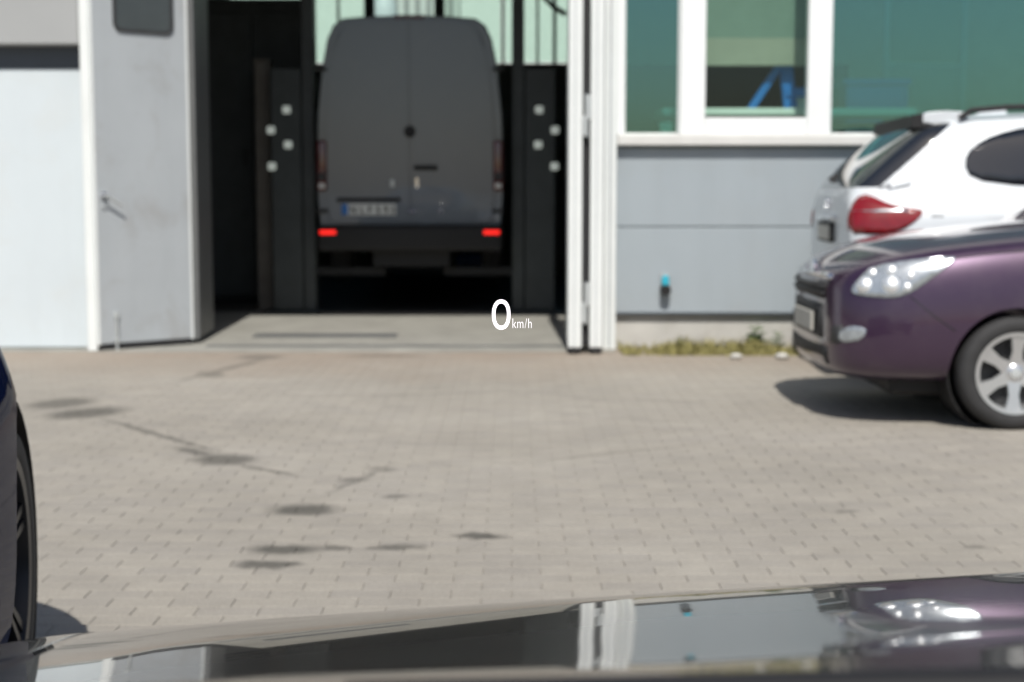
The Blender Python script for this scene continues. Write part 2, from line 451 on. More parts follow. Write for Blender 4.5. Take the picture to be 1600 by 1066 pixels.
# ------------------------------------------------------------------ the ground
def sheet(name, x0, x1, y0, y1, z, mat, kind='structure', parent=None):
    bm = bmesh.new()
    bm.faces.new([bm.verts.new(p) for p in ((x0, y0, z), (x1, y0, z), (x1, y1, z), (x0, y1, z))])
    return tag(bm_obj(name, bm, mat, parent), kind=kind)
g = sheet('ground', -600, 600, -600, 600, -.005, 'joint')
tag(g, 'worn beige-grey block paved forecourt with dark stains', 'ground')
BW, BD = .2, .1
def block_geo(w, d, jx=0, jy=0, dz=0):
    a, c, t = w / 2 - .0013, d / 2 - .0013, .002
    v = [(sx * a + jx, sy * c + jy, -.02) for sx, sy in ((-1, -1), (1, -1), (1, 1), (-1, 1))]
    v += [(sx * a + jx, sy * c + jy, -.002 + dz) for sx, sy in ((-1, -1), (1, -1), (1, 1), (-1, 1))]
    v += [(sx * (a - t) + jx, sy * (c - t) + jy, dz) for sx, sy in ((-1, -1), (1, -1), (1, 1), (-1, 1))]
    f = [(8, 9, 10, 11)] + [(i, (i + 1) % 4, 4 + (i + 1) % 4, 4 + i) for i in range(4)] + [(4 + i, 4 + (i + 1) % 4, 8 + (i + 1) % 4, 8 + i) for i in range(4)]
    return v, f
v_, f_ = block_geo(BW, BD)
block_me = bpy.data.meshes.new('paving_block'); block_me.from_pydata(v_, [], f_); block_me.materials.append(M['ground'])
RV, RF, nb = [], [], 0
for j in range(int((12.11 - 2.0) / BD)):
    y = 2.05 + j * BD
    for i in range(-21, 23):
        x = i * BW + (BW / 2 if j % 2 else 0)
        dz = random.uniform(-.0012, .0004)
        if nb < 300 and 4.38 < y < 6.9 and abs(x) < y * .33 and not (x < -1.15 and y < 4.9):
            o = bpy.data.objects.new('paving_block', block_me); C.objects.link(o); o.parent = g; o.location = (x, y, dz); nb += 1
        else:
            vv, ff = block_geo(BW, BD, x, y, dz); k0 = len(RV); RV += vv; RF += [tuple(q + k0 for q in t) for t in ff]
pm = bpy.data.meshes.new('paving'); pm.from_pydata(RV, [], RF); tag(link('paving', pm, 'ground', g), kind='stuff')
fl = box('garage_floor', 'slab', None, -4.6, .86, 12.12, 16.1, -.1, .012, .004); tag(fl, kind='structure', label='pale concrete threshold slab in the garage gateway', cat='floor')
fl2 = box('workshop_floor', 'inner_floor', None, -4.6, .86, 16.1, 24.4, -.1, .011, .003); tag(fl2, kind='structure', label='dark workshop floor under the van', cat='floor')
box('drain_cover', 'leaf_dark', fl, -2.35, -1.05, 13.22, 13.52, .0125, .022, .003)
box('guide_rail', 'leaf_dark', fl, -2.6, .45, 12.42, 12.50, .0125, .02, .002)

# ------------------------------------------------------------------ the building
B = tag(empty('workshop_building', (0, 12.4, 0)), 'workshop building with grey panels, green windows and open gateway', 'building')
def bb(name, mat, x0, x1, y0, y1, z0, z1, bev=.004, par=None):
    # world coordinates -> the building's local ones
    o = box(name, mat, par or B, x0, x1, y0 - 12.4, y1 - 12.4, z0, z1, bev); return o
# right of the gateway
bb('plinth', 'plinth', .86, 6.4, 12.43, 12.75, -.1, .297, .01)
bb('cladding_panel', 'clad', .875, 6.4, 12.40, 12.50, .302, 1.022, .006)
bb('cladding_panel', 'clad', .875, 6.4, 12.40, 12.50, 1.030, 1.688, .006)
bb('drip_edge', 'lintel', .875, 6.4, 12.375, 12.44, .288, .301, .002)
bb('window_sill', 'sill', .872, 6.4, 12.31, 12.52, 1.700, 1.795, .012)
bb('gate_jamb', 'jamb', .765, .868, 12.28, 12.6, .0, 4.2, .006)
bb('jamb_groove', 'leaf', .806, .822, 12.272, 12.281, .02, 4.2, .002)
bb('window_post', 'frame', .870, .932, 12.36, 12.50, 1.797, 4.4, .006)
def framed(name, x0, x1, z0, z1, y, wl, wr, wb, wt, dep, glass, gy=.04):
    p = empty(name, (0, 0, 0)); p.parent = B
    yl = y - 12.4
    boxes('frame', 'frame', p, [(x0, x0 + wl, yl, yl + dep, z0, z1), (x1 - wr, x1, yl, yl + dep, z0, z1), (x0 + wl + .001, x1 - wr - .001, yl + .002, yl + dep - .002, z0, z0 + wb), (x0 + wl + .001, x1 - wr - .001, yl + .002, yl + dep - .002, z1 - wt, z1)], .008)
    box('pane', glass, p, x0 + wl - .004, x1 - wr + .004, yl + gy, yl + gy + .008, z0 + wb - .004, z1 - wt + .004, 0)
    return p
framed('window', .934, 1.392, 1.797, 4.4, 12.40, .012, .012, .012, .05, .08, 'green_glass')
framed('casement_window', 1.394, 2.648, 1.797, 4.4, 12.355, .212, .196, .135, .14, .12, 'clear_glass', .06)
lw = framed('window', 2.650, 6.4, 1.797, 4.4, 12.40, .012, .05, .012, .05, .08, 'green_glass')
bb('gable_band', 'clad_up', .77, 6.4, 12.38, 12.6, 4.403, 6.4, .006)
# above the gateway and left of it
bb('gate_header', 'clad_up', -3.52, .768, 12.38, 12.6, 4.203, 6.4, .006)
bb('garage_door', 'white_door', -9.0, -3.522, 12.30, 12.42, .02, 2.330, .006)
bb('lintel', 'lintel', -9.0, -3.522, 12.30, 12.42, 2.334, 2.70, .004)
bb('upper_cladding', 'clad_up', -9.0, -3.522, 12.14, 12.42, 2.512, 6.4, .01)
bb('gate_jamb', 'jamb', -3.518, -3.428, 12.14, 12.40, .0, 4.2, .008)
# the shell
bb('inner_wall', 'inner', -4.75, -4.6, 12.62, 24.5, 0, 6.4, 0)
bb('inner_wall', 'inner', .70, .85, 12.62, 17.1, 0, 6.4, 0)
bb('inner_wall', 'inner', 1.6, 1.75, 17.12, 24.5, 0, 6.4, 0)
bb('inner_wall', 'inner', .70, 1.75, 17.01, 17.1, 0, 6.4, 0) if False else bb('inner_wall', 'inner', .851, 1.75, 17.02, 17.1, 0, 6.4, 0)
bb('inner_wall', 'inner', -4.6, -3.43, 12.45, 12.6, 0, 6.4, 0)
bb('roof', 'clad_up', -9.0, 6.4, 12.38, 24.7, 6.402, 6.6, 0)
bb('rear_wall', 'inner', -4.75, 1.75, 24.5, 24.7, 0, 3.42, 0)
bb('rear_wall', 'inner', -4.75, 1.75, 24.5, 24.7, 5.4, 6.4, 0)
rw = empty('rear_window', (0, 12.1, 0)); rw.parent = B
xs = [-4.75, -3.40, -2.34, -1.19, -.15, .70, 1.6]
for i in range(6):
    box('pane', 'clear_glass' if i == 2 else 'rear_glass', rw, xs[i] + .03, xs[i + 1] - .03, .06, .07, 3.44, 5.38, 0)
for i, (x, w) in enumerate(((-4.72, .06), (-3.40, .05), (-2.34, .085), (-1.19, .085), (-.15, .025), (.70, .03), (.42, .022), (1.57, .03), (-2.85, .018))):
    box('mullion', 'inner', rw, x - w, x + w, .02, .12, 3.421, 5.399, 0)
# the office behind the green glass
bb('office_floor', 'wood', .87, 6.4, 12.76, 17.0, .2, .9, 0)
bb('office_wall', 'office_wall', .87, 6.4, 16.9, 17.0, .3, 4.4, 0)
bb('office_wall', 'office_wall', 6.3, 6.4, 12.76, 16.9, .3, 1.6, 0)
bb('added_end_window', 'clear_glass', 6.34, 6.35, 12.6, 16.9, 1.6, 4.4, 0)  # unseen window, added to let sky light into the office
bb('office_wall', 'office_wall', .86, .87, 12.63, 16.9, .3, 4.4, 0)
bb('office_ceiling', 'office_wall', .87, 6.4, 12.62, 17.0, 4.403, 4.5, 0)

# ------------------------------------------------------------------ folding gates
GL = tag(empty('folding_gate', (-3.415, 12.10, 0), math.atan2(.56, .67)), 'half folded white gate leaf with small window at the dark gateway', 'gate')
W1 = math.hypot(.56, .67)
def leaf(parent, name, x0, x1, y0, y1, z0, z1, mat, edge='jamb'):
    p = empty(name); p.parent = parent
    box('panel', mat, p, x0 + .022, x1 - .022, y0 + .004, y1 - .004, z0 + .01, z1 - .01, .003)
    boxes('edge_profile', edge, p, [(x0, x0 + .02, y0, y1, z0, z1), (x1 - .02, x1, y0, y1, z0, z1)], .004)
    return p
l1 = leaf(GL, 'gate_leaf', .0, W1, 0, .06, .055, 4.15, 'leaf')
# porthole with a rubber frame
wp = empty('leaf_window'); wp.parent = GL
def rr_outline(x0, x1, z0, z1, r, n=5):
    pts = []
    for cx, cz, a0 in ((x1 - r, z1 - r, 0), (x0 + r, z1 - r, 90), (x0 + r, z0 + r, 180), (x1 - r, z0 + r, 270)):
        for k in range(n + 1):
            a = R(a0 + 90 * k / n); pts.append((cx + r * math.cos(a), cz + r * math.sin(a)))
    return pts
def ring_prism(bm, outer, inner, y0, y1):
    n = len(outer)
    L = [[bm.verts.new((x, y, z)) for x, z in ps] for ps in (outer, inner) for y in (y0, y1)]
    o0, o1, i0, i1 = L
    for k in range(n):
        j = (k + 1) % n
        for A, Bq in ((o0, o1), (i0, i1), (o0, i0), (o1, i1)): bm.faces.new((A[k], A[j], Bq[j], Bq[k]))
bm = bmesh.new(); ring_prism(bm, rr_outline(.200, .738, 2.63, 3.45, .07), rr_outline(.226, .712, 2.656, 3.424, .05), -.014, .03); bm_obj('frame', bm, 'black_soft', wp, 40)
bm = bmesh.new(); extrude_poly(bm, rr_outline(.222, .716, 2.652, 3.428, .05), -.004, .002); bm_obj('pane', bm, 'smoke_glass', wp)
h = empty('handle'); h.parent = GL
cyl('rose', 'chrome', h, (.075, -.0, 1.29), (.075, -.02, 1.29), .028)
bm = bmesh.new(); add_cyl(bm, (.075, -.015, 1.29), (.075, -.06, 1.29), .011); add_cyl(bm, (.072, -.058, 1.292), (.215, -.062, 1.21), .012, .009); bm_obj('lever', bm, 'steel', h, 40)
cyl('lock_cylinder', 'steel', h, (.075, 0, 1.20), (.075, -.015, 1.20), .014)
db = empty('drop_bolt'); db.parent = GL
box('guide', 'steel', db, .135, .175, -.025, 0, .27, .33, .005)
cyl('rod', 'steel', db, (.155, -.018, .012), (.155, -.018, .30), .011)
box('lower_guide', 'steel', db, .138, .172, -.03, 0, .07, .11, .004)
box('bottom_seal', 'seal', GL, .01, W1 - .01, .01, .05, .014, .054, .003)
# the second leaf folded back into the dark
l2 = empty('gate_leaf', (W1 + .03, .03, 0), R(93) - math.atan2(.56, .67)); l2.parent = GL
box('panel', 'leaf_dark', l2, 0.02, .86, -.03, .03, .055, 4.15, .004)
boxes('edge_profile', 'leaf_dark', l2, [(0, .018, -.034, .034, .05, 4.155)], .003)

GR = tag(empty('folding_gate', (.51, 11.95, 0)), 'stack of white gate leaves folded edge-on beside the grey wall', 'gate')
for k, (x0, x1) in enumerate(((-.054, .058), (.122, .230))):
    p = empty('gate_leaf'); p.parent = GR
    box('panel', 'jamb', p, x0 + .012, x1 - .012, .03, .70, .06, 4.15, .004)
    box('edge_profile', 'jamb', p, x0, x1, 0, .028, .055, 4.16, .008, 2)
    box('edge_groove', 'leaf', p, x0 + .046, x0 + .054, -.003, .0, .06, 4.15, 0)
    box('foot_seal', 'seal', p, x0 + .004, x1 - .004, .004, .35, .012, .052, .012, 2)
box('seal_strip', 'seal', GR, .066, .114, .05, .09, .07, 4.1, .004)
for z in (.42, 1.93, 3.5):
    hg = empty('hinge'); hg.parent = GR
    box('hinge_plate', 'steel', hg, .050, .088, -.006, .04, z - .16, z + .0, .006)
    box('hinge_plate', 'steel', hg, .092, .13, -.006, .04, z - .03, z + .16, .006)
    cyl('pin', 'steel', hg, (.09, .002, z - .17), (.09, .002, z + .17), .014)

# ------------------------------------------------------------------ things in the workshop
V = tag(empty('van', (-1.075, 15.65, 0)), 'silver-grey high-roof van seen from behind inside the dark garage', 'van')
def van_half(k=1.0, dz=0, zb=.86):
    base = [(0, zb), (.90, zb), (.955, zb + .06), (.985, 1.25), (.995, 1.65), (.975, 2.15), (.925, 2.62), (.865, 2.92), (.80, 3.06), (.70, 3.13), (.4, 3.155), (0, 3.165)]
    return [(y * k, z + dz) for y, z in base]
st = [(.0, van_half(.985, -.02)), (.02, van_half(.995, -.005)), (.12, van_half()), (.8, van_half()), (2.2, van_half()), (3.6, van_half()), (4.6, van_half()), (5.0, van_half(.98, -.05))]
st += [(5.4, [(y * .95, min(z, 2.75 + .02 * i)) for i, (y, z) in enumerate(van_half())]), (6.2, [(y * .9, min(z, 1.75 + .015 * i)) for i, (y, z) in enumerate(van_half())]), (6.8, [(y * .82, min(z, 1.45 + .01 * i)) for i, (y, z) in enumerate(van_half())])]
bm = bmesh.new(); rows = []
for y, half in st:
    full = half + [(-a, b) for a, b in half[-2:0:-1]]
    rows.append([bm.verts.new((a, y, b)) for a, b in full])
n = len(rows[0])
for A, Bq in zip(rows, rows[1:]):
    for i in range(n): bm.faces.new((A[i], A[(i + 1) % n], Bq[(i + 1) % n], Bq[i]))
bm.faces.new(rows[0]); bm.faces.new(rows[-1][::-1])
bm_obj('body', bm, 'p_silver', V, 35)
def w_at(z):
    b = van_half(); b = [(a, c) for a, c in b if a > .3]
    for (a0, z0), (a1, z1) in zip(b, b[1:]):
        if z0 <= z <= z1: return a0 + (a1 - a0) * (z - z0) / (z1 - z0)
    return .4
for s in (-1, 1):
    zs_ = [.99, 1.03, 1.25, 1.6, 2.0, 2.4, 2.75, 2.95, 3.04, 3.085]
    outer = [(s * max(.3, w_at(z) - (.105 if z > 1.02 else .14) - (.05 if z > 3.03 else 0)), z) for z in zs_]
    pts = [(s * .006, .99)] + outer + [(s * .006, 3.10)]
    bm = bmesh.new(); extrude_poly(bm, pts, -.03, .01)
    bmesh.ops.bevel(bm, geom=[e for e in bm.edges if abs(e.verts[0].co.y - e.verts[1].co.y) < 1e-5 and e.verts[0].co.y < 0], offset=.012, segments=2, affect='EDGES')
    d = bm_obj('rear_door', bm, 'p_silver', V, 30)
    for z in (1.52, 2.6, 1.12): box('hinge', 'black_soft', d, s * .93 - .06, s * .93 + .06, -.05, -.005, z - .02, z + .02, .006)
    lamp = box('tail_lamp', 'lamp_red_dark', V, s * .93 - .055, s * .93 + .055, -.055, .02, 1.33, 1.86, .03, 3, 40)
    tag(lamp, label='dim vertical tail lamp cluster')
    box('lamp_window', 'black_soft', lamp, s * .93 - .04, s * .93 + .04, -.058, -.05, 1.44, 1.52, .004)
    box('lamp_window', 'pale', lamp, s * .93 - .035, s * .93 + .035, -.0575, -.05, 1.36, 1.41, .003)
    bm = bmesh.new(); add_box(bm, s * .86 - .095, s * .86 + .095, -.155, -.05, .865, .93, .028, 3); o = bm_obj('rear_reflector', bm, 'red_glow', V, 40); tag(o, label='glowing red rear bumper lamp')
box('bumper', 'black', V, -.98, .98, -.15, .15, .70, .972, .05, 3, 40)
box('number_plate_recess', 'black', V, -.78, -.10, -.045, -.028, 1.215, 1.258, .006)
np_ = box('number_plate', 'pale', V, -.70, -.15, -.046, -.028, 1.075, 1.195, .006)
box('country_band', 'blue', np_, -.725, -.655, -.049, -.03, 1.078, 1.192, .005)
def text_obj(name, s, size, loc, rot, mat, parent, sx=1.0, ext=.0006, bold=0):
    cu = bpy.data.curves.new(name, 'FONT'); cu.body = s; cu.size = size; cu.extrude = ext; cu.offset = bold
    t = bpy.data.objects.new(name, cu); C.objects.link(t)
    bpy.context.view_layer.update()
    me = bpy.data.meshes.new_from_object(t.evaluated_get(bpy.context.evaluated_depsgraph_get()))
    bpy.data.objects.remove(t); bpy.data.curves.remove(cu)
    for v in me.vertices: v.co.x *= sx
    o = link(name, me, mat, parent); me.materials.clear(); me.materials.append(M[mat])
    o.location = loc; o.rotation_euler = rot
    return o
for ch, x in zip('NLF593', (-.64, -.53, -.45, -.36, -.28, -.21)):
    text_obj('plate_character', ch, .115, (x, -.0475, 1.092), (R(90), 0, 0), 'black', np_, .85, .0006, .002)
cyl('lock_badge', 'black', V, (0, -.032, 1.95), (0, -.05, 1.95), .062)
hd = box('door_handle', 'black', V, .04, .29, -.06, -.028, 1.545, 1.60, .014, 2, 40)
box('grip', 'black_soft', hd, .07, .26, -.075, -.045, 1.56, 1.585, .008)
box('badge', 'chrome', V, .055, .09, -.036, -.028, 1.36, 1.47, .006)
box('badge', 'steel', V, -.21, -.165, -.036, -.028, 1.37, 1.45, .006)
box('badge', 'chrome', V, -.02, .06, -.036, -.028, 1.10, 1.135, .004)
box('badge', 'chrome', V, .29, .35, -.036, -.028, 1.10, 1.135, .004)
box('roof_lamp', 'lamp_red_dark', V, -.16, .16, -.02, .05, 3.12, 3.16, .01)
for s in (-1, 1):
    for y in (1.1, 5.4): make_wheel(V, (s * .82, y, .70), s, .34, .21, .22, 6, 'black_soft') if False else None
for y in (1.15, 5.3):
    for s in (-1, 1):
        w = make_wheel(V, (s * .85, y, .69), 1, .345, .21, .22, 5, 'alloy_dark', R(90) * -s)
box('chassis', 'black', V, -.42, .42, .1, 6.0, .52, .86, .02)

def lift_post(x, s, label):
    L = tag(empty('lift_post', (x, 16.0, .012)), label, 'vehicle lift', 'posts of the vehicle lift')
    box('base_plate', 'machine', L, -.3, .3, -.3, .3, 0, .03, .004)
    box('mast', 'machine', L, -s * .19 - .066, -s * .19 + .066, -.1, .16, .03, 4.3, .01)
    box('column', 'machine', L, -.12, .21 if s > 0 else .12, -.12, .14, .03, 2.62, .012) if s > 0 else box('column', 'machine', L, -.21, .12, -.12, .14, .03, 2.62, .012)
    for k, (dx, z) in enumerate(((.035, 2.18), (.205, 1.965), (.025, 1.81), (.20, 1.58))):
        box('pale_mark', 'dot_glow', L, s * dx - .042, s * dx + .042, -.148, -.119, z - .04, z + .04, .018, 2, 40)  # pale squarish marks, their brightness given by emission
    for z in (3.55, 3.95): box('limit_switch', 'machine', L, -s * .19 + s * .06 - .025, -s * .19 + s * .06 + .025, -.09, 0, z - .06, z + .06, .01)
    arm = box('lift_arm', 'black', L, *sorted((-s * .15, -s * 1.0)), .0, .1, .40, .50, .01)
lift_post(-2.37, -1, 'dark lift post with four glowing pale marks on the garage side nearer the cabinet')
lift_post(.255, 1, 'dark lift post with four glowing pale marks beside the folded gate stack')

K = tag(empty('storage_cabinet', (-2.98, 17.2, .011)), 'tall dark storage cabinet inside the garage behind the brown post', 'cabinet')
box('carcass', 'machine', K, -.62, .62, 0, .6, .05, 3.52, .05, 3, 40)
for x in (-.31, .31): d = box('door', 'machine', K, x - .3, x + .3, -.025, -.002, .1, 3.35, .01); box('handle', 'black_soft', d, x - .02 - .2 * (1 if x > 0 else -1), x + .02 - .2 * (1 if x > 0 else -1), -.05, -.02, 1.6, 1.8, .006)
box('foot_rail', 'black', K, -.6, .6, .05, .55, 0, .05, .004)
PO = tag(empty('steel_post', (-2.72, 16.3, .011)), 'brown-grey steel post standing in the dark garage', 'post')
box('shaft', 'brownpost', PO, -.082, .082, -.08, .08, .012, 2.72, .008)
box('foot_plate', 'brownpost', PO, -.14, .22, -.14, .14, 0, .012, .002); box('cap', 'brownpost', PO, -.09, .09, -.09, .09, 2.721, 2.745, .004)
TR = tag(empty('trolley', (-1.03, 22.4, .011)), 'low grey workshop trolley on the floor under the van', 'trolley')
box('tray', 'clad', TR, -.95, .95, -.3, .3, .1, .17, .02); box('tool_box', 'blue', TR, .2, .6, -.2, .2, .172, .36, .02); box('tool_box', 'steel', TR, -.75, -.2, -.2, .2, .172, .33, .02)
for x in (-.8, .8):
    for y in (-.22, .22): cyl('caster', 'rubber', TR, (x - .02, y, .05), (x + .02, y, .05), .05)
cu = bpy.data.curves.new('hanging_cable', 'CURVE'); cu.dimensions = '3D'; cu.bevel_depth = .035; cu.bevel_resolution = 2
sp = cu.splines.new('POLY'); cp = [(-.25, 20.5, 5.1), (.05, 20.3, 4.45), (.32, 20.0, 4.02), (.55, 19.8, 3.75), (.70, 19.7, 3.65)]
sp.points.add(len(cp) - 1)
for q, p in zip(sp.points, cp): q.co = (*p, 1)
o = bpy.data.objects.new('hanging_cable', cu); C.objects.link(o); cu.materials.append(M['machine'])
bpy.context.view_layer.update()
me = bpy.data.meshes.new_from_object(o.evaluated_get(bpy.context.evaluated_depsgraph_get())); bpy.data.objects.remove(o)
o = link('hanging_cable', me, None, None); tag(o, 'dark cable hanging slantwise before the rear windows', 'cable')
# behind the workshop, through its rear window
RA = tag(empty('yard_railing', (-2.35, 32, 0)), 'pale vertical yard railing seen through the rear window above the van', 'railing')
box('rail', 'pale', RA, -.28, 1.2, -.03, .03, 3.2, 3.3, .01); box('rail', 'pale', RA, -.28, 1.2, -.03, .03, 5.6, 5.7, .01)
for k in range(7): box('bar', 'pale', RA, -.25 + k * .235 - .05, -.25 + k * .235 + .05, -.02, .02, 3.3, 5.6, .008)
for x in (-.2, 1.1): box('post', 'pale', RA, x - .05, x + .05, -.05, .05, 0, 3.2, .01)
box('backing_panel', 'clad_up', RA, -.75, 1.25, .06, .10, .05, 5.7, .01)
YB = tag(empty('added_rear_building', (-1.5, 44, 0)), 'pale building added across the yard to brighten the rear workshop windows', 'building')  # added pale wall, brightens the rear panes in place of bright sky
box('wall', 'jamb', YB, -11, 11, 0, 6, 0, 10, .02); box('roof', 'lintel', YB, -11.3, 11.3, -.3, 6.3, 10.01, 10.4, .05)
TK = tag(empty('storage_tank', (-2.60, 30.5, 0)), 'rounded white tank top seen through the rear window above the van', 'tank')
bm = bmesh.new(); lathe(bm, [(.001, 0), (.26, 0), (.26, 4.95), (.24, 5.1), (.17, 5.35), (.1, 5.5), (.001, 5.55)], 32, Matrix.Rotation(R(90), 4, 'X'), False); bm_obj('shell', bm, 'white_door', TK, 50)
box('plinth', 'plinth', TK, -.4, .4, -.4, .4, 0, .2, .02)

# ------------------------------------------------------------------ things in the office
AS = tag(empty('blue_stand', (2.33, 13.05, 1.95)), 'blue A-shaped stand on the office desk behind the casement window', 'stand')
def slab_between(bm, x0, z0, x1, z1, w, y0, y1):
    d = Vector((x1 - x0, z1 - z0)).normalized(); nrm = Vector((-d.y, d.x)) * w / 2
    extrude_poly(bm, [(x0 - nrm.x, z0 - nrm.y), (x1 - nrm.x, z1 - nrm.y), (x1 + nrm.x, z1 + nrm.y), (x0 + nrm.x, z0 + nrm.y)], y0, y1)
bm = bmesh.new(); slab_between(bm, -.24, 0.09, .04, .52, .06, -.03, .03); bm_obj('leg', bm, 'blue', AS)
bm = bmesh.new(); slab_between(bm, .11, 0.09, .055, .53, .11, -.032, .032); bm_obj('leg', bm, 'blue', AS)
box('foot', 'blue', AS, .06, .42, -.05, .05, .195, .275, .01)
DK = tag(empty('office_desk', (1.9, 13.1, .9)), 'pale-edged office desk behind the casement window', 'desk')
box('top', 'pale', DK, -.6, 1.6, -.25, .45, 1.075, 1.14, .01)
for x in (-.55, 1.5):
    for y in (-.25, .4): box('leg', 'office_dark', DK, x - .03, x + .03, y - .03, y + .03, 0, 1.075, .004)
box('back_panel', 'office_dark', DK, -.6, 1.6, .46, .49, .1, 1.05, .004)
WB = tag(empty('white_box', (2.62, 13.0, 2.041)), 'small white box on the desk beside the blue stand', 'box')
box('carton', 'pale', WB, -.13, .15, .05, .25, 0, .12, .01); box('lid', 'pale', WB, -.135, .155, .045, .255, .121, .135, .004)
CB = tag(empty('low_cupboard', (2.2, 14.6, .9)), 'long dark cupboard at the back of the office', 'cupboard')
box('carcass', 'office_dark', CB, -1.1, 1.1, 0, .5, 0, 1.66, .01)
for k in range(3): d = box('door', 'office_dark', CB, -1.08 + k * .725, -.37 + k * .725, -.02, -.001, .05, 1.6, .008); box('handle', 'steel', d, -.45 + k * .725, -.43 + k * .725, -.04, -.02, 1.0, 1.15, .003)
BL = tag(empty('office_blind', (2.03, 12.92, 1.9)), 'green-grey slatted blind with a beige lowest band inside the casement window', 'blind')
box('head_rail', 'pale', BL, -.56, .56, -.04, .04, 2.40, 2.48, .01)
box('lowest_band', 'beige', BL, -.55, .55, -.014, .014, .505, .74, .006)  # lowest band of the blind, lighter and more beige than the slats
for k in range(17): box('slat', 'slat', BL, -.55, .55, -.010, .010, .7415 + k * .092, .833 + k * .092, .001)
BC = tag(empty('blue_crate', (3.35, 13.9, .9)), 'blue crate behind the green glass next to the casement', 'crate')
box('shell', 'blue', BC, -.28, .30, -.2, .2, .71, 1.42, .02); box('rim', 'blue', BC, -.30, .32, -.22, .22, 1.40, 1.45, .008); box('stand', 'office_dark', BC, -.28, .3, -.2, .2, 0, .70, .01)
IP = tag(empty('inner_partition', (0, 14.2, .9)), 'thin framed glass partition inside the office behind the green window', 'partition')
xa, xb = 3.56, 4.30
boxes('frame', 'frame', IP, [(xa - .025, xa + .025, 0, .05, 0, 2.6), (xb - .025, xb + .025, 0, .05, 0, 2.6), (xa + .026, xb - .026, .002, .048, 1.60, 1.64)], .004)
box('pane', 'clear_glass', IP, xa + .024, xb - .024, .02, .026, 1.64, 2.59, 0)
box('panel', 'pale', IP, xa + .024, xb - .024, .02, .03, .02, 1.60, .002)
SB = tag(empty('sill_pot', (1.31, 12.62, 1.797)), 'small pale pot at the corner of the narrow green window', 'pot')
bm = bmesh.new(); lathe(bm, [(.001, 0), (.05, 0), (.065, .11), (.058, .11), (.045, .02), (.001, .02)], 24, Matrix.Rotation(R(90), 4, 'X'), False); bm_obj('pot', bm, 'pale', SB, 40)
bb('inner_sill', 'sill', .94, 6.3, 12.53, 12.75, 1.72, 1.796, .004)

# ------------------------------------------------------------------ wall outlet, weeds, pebbles
WO = tag(empty('wall_outlet', (1.29, 12.398, .55)), 'turquoise and black outlet low on the grey wall panel', 'outlet')
box('back_plate', 'clad_up', WO, -.045, .045, -.012, 0, -.08, .085, .004)
bm = bmesh.new(); add_cyl(bm, (0, -.012, .01), (0, -.07, .01), .036, .03, 20); add_box(bm, -.03, .03, -.05, -.01, .0, .07, .01); bm_obj('cover', bm, 'teal', WO, 40)
bm = bmesh.new(); add_cyl(bm, (0, -.012, -.045), (0, -.10, -.05), .046, .042, 20); bm_obj('socket', bm, 'black', WO, 40)

def blades(name, n, x0, x1, y0, y1, h0, h1, mat):
    vsx, fs = [], []
    for _ in range(n):
        x = random.uniform(x0, x1); t = random.random() ** .8; y = y1 - t * (y1 - y0)
        dens = .5 + .5 * math.sin(x * 3.1 + 1) * math.sin(x * 7.3)
        if random.random() > .35 + .65 * dens * (1 - .5 * t): continue
        hgt = random.uniform(h0, h1) * (1.1 - .6 * t) * (.5 + .7 * dens); a = random.uniform(0, 6.28); w = random.uniform(.003, .007)
        bx, by = math.cos(a) * hgt * .6, math.sin(a) * hgt * .6
        i = len(vsx); px, py = -math.sin(a) * w, math.cos(a) * w
        vsx += [(x - px, y - py, 0), (x + px, y + py, 0), (x + bx * .4 + px * .7, y + by * .4 + py * .7, hgt * .65), (x + bx * .4 - px * .7, y + by * .4 - py * .7, hgt * .65), (x + bx, y + by, hgt)]
        fs += [(i, i + 1, i + 2, i + 3), (i + 3, i + 2, i + 4)]
    me = bpy.data.meshes.new(name); me.from_pydata(vsx, [], fs)
    return link(name, me, mat)
o = blades('grass', 8000, .90, 3.4, 11.82, 12.42, .03, .12, 'grass'); tag(o, 'dry grass along the foot of the grey wall', 'grass', kind='stuff')
def weed(x, y, hh, nl, label):
    wv = tag(empty('weed', (x, y, 0)), label, 'weed', 'weeds at the wall foot')
    bm = bmesh.new(); add_cyl(bm, (0, 0, 0), (0, 0, hh), .006, .003, 8); bm_obj('stem', bm, 'weed', wv)
    for k in range(nl):
        a = k * 2.4; z = hh * (.25 + .75 * k / nl); l = hh * .55 * (1.1 - .5 * k / nl); w = l * .3
        c, s = math.cos(a), math.sin(a); up = .45
        pts = [(0, 0, 0), (l * .5, w, l * up * .6), (l, 0, l * up * .5), (l * .5, -w, l * up * .6)]
        bm = bmesh.new(); vv = [bm.verts.new((p[0] * c - p[1] * s, p[0] * s + p[1] * c, z + p[2])) for p in pts]
        bm.faces.new((vv[0], vv[1], vv[2])); bm.faces.new((vv[0], vv[2], vv[3])); bm_obj('leaf', bm, 'weed', wv)
weed(2.06, 12.34, .20, 11, 'taller leafy weed at the wall foot beside the plum car')
weed(2.23, 12.30, .15, 10, 'shorter leafy weed at the wall foot nearest the plum car')
weed(1.42, 12.33, .10, 8, 'small weed in the dry grass under the wall outlet')
for (x, y, r, lb) in ((1.78, 11.62, .045, 'pale pebble on the asphalt before the grass strip'), (2.14, 11.6, .05, 'pale pebble on the asphalt nearest the plum car bumper')):
    bm = bmesh.new(); bmesh.ops.create_icosphere(bm, subdivisions=2, radius=r)
    for v in bm.verts: v.co = Vector((v.co.x * 1.15, v.co.y * .9, v.co.z * .55)) * random.uniform(.9, 1.1)
    o = bm_obj('pebble', bm, 'plinth', None, 60); o.location = (x, y, r * .5); tag(o, lb, 'pebble')

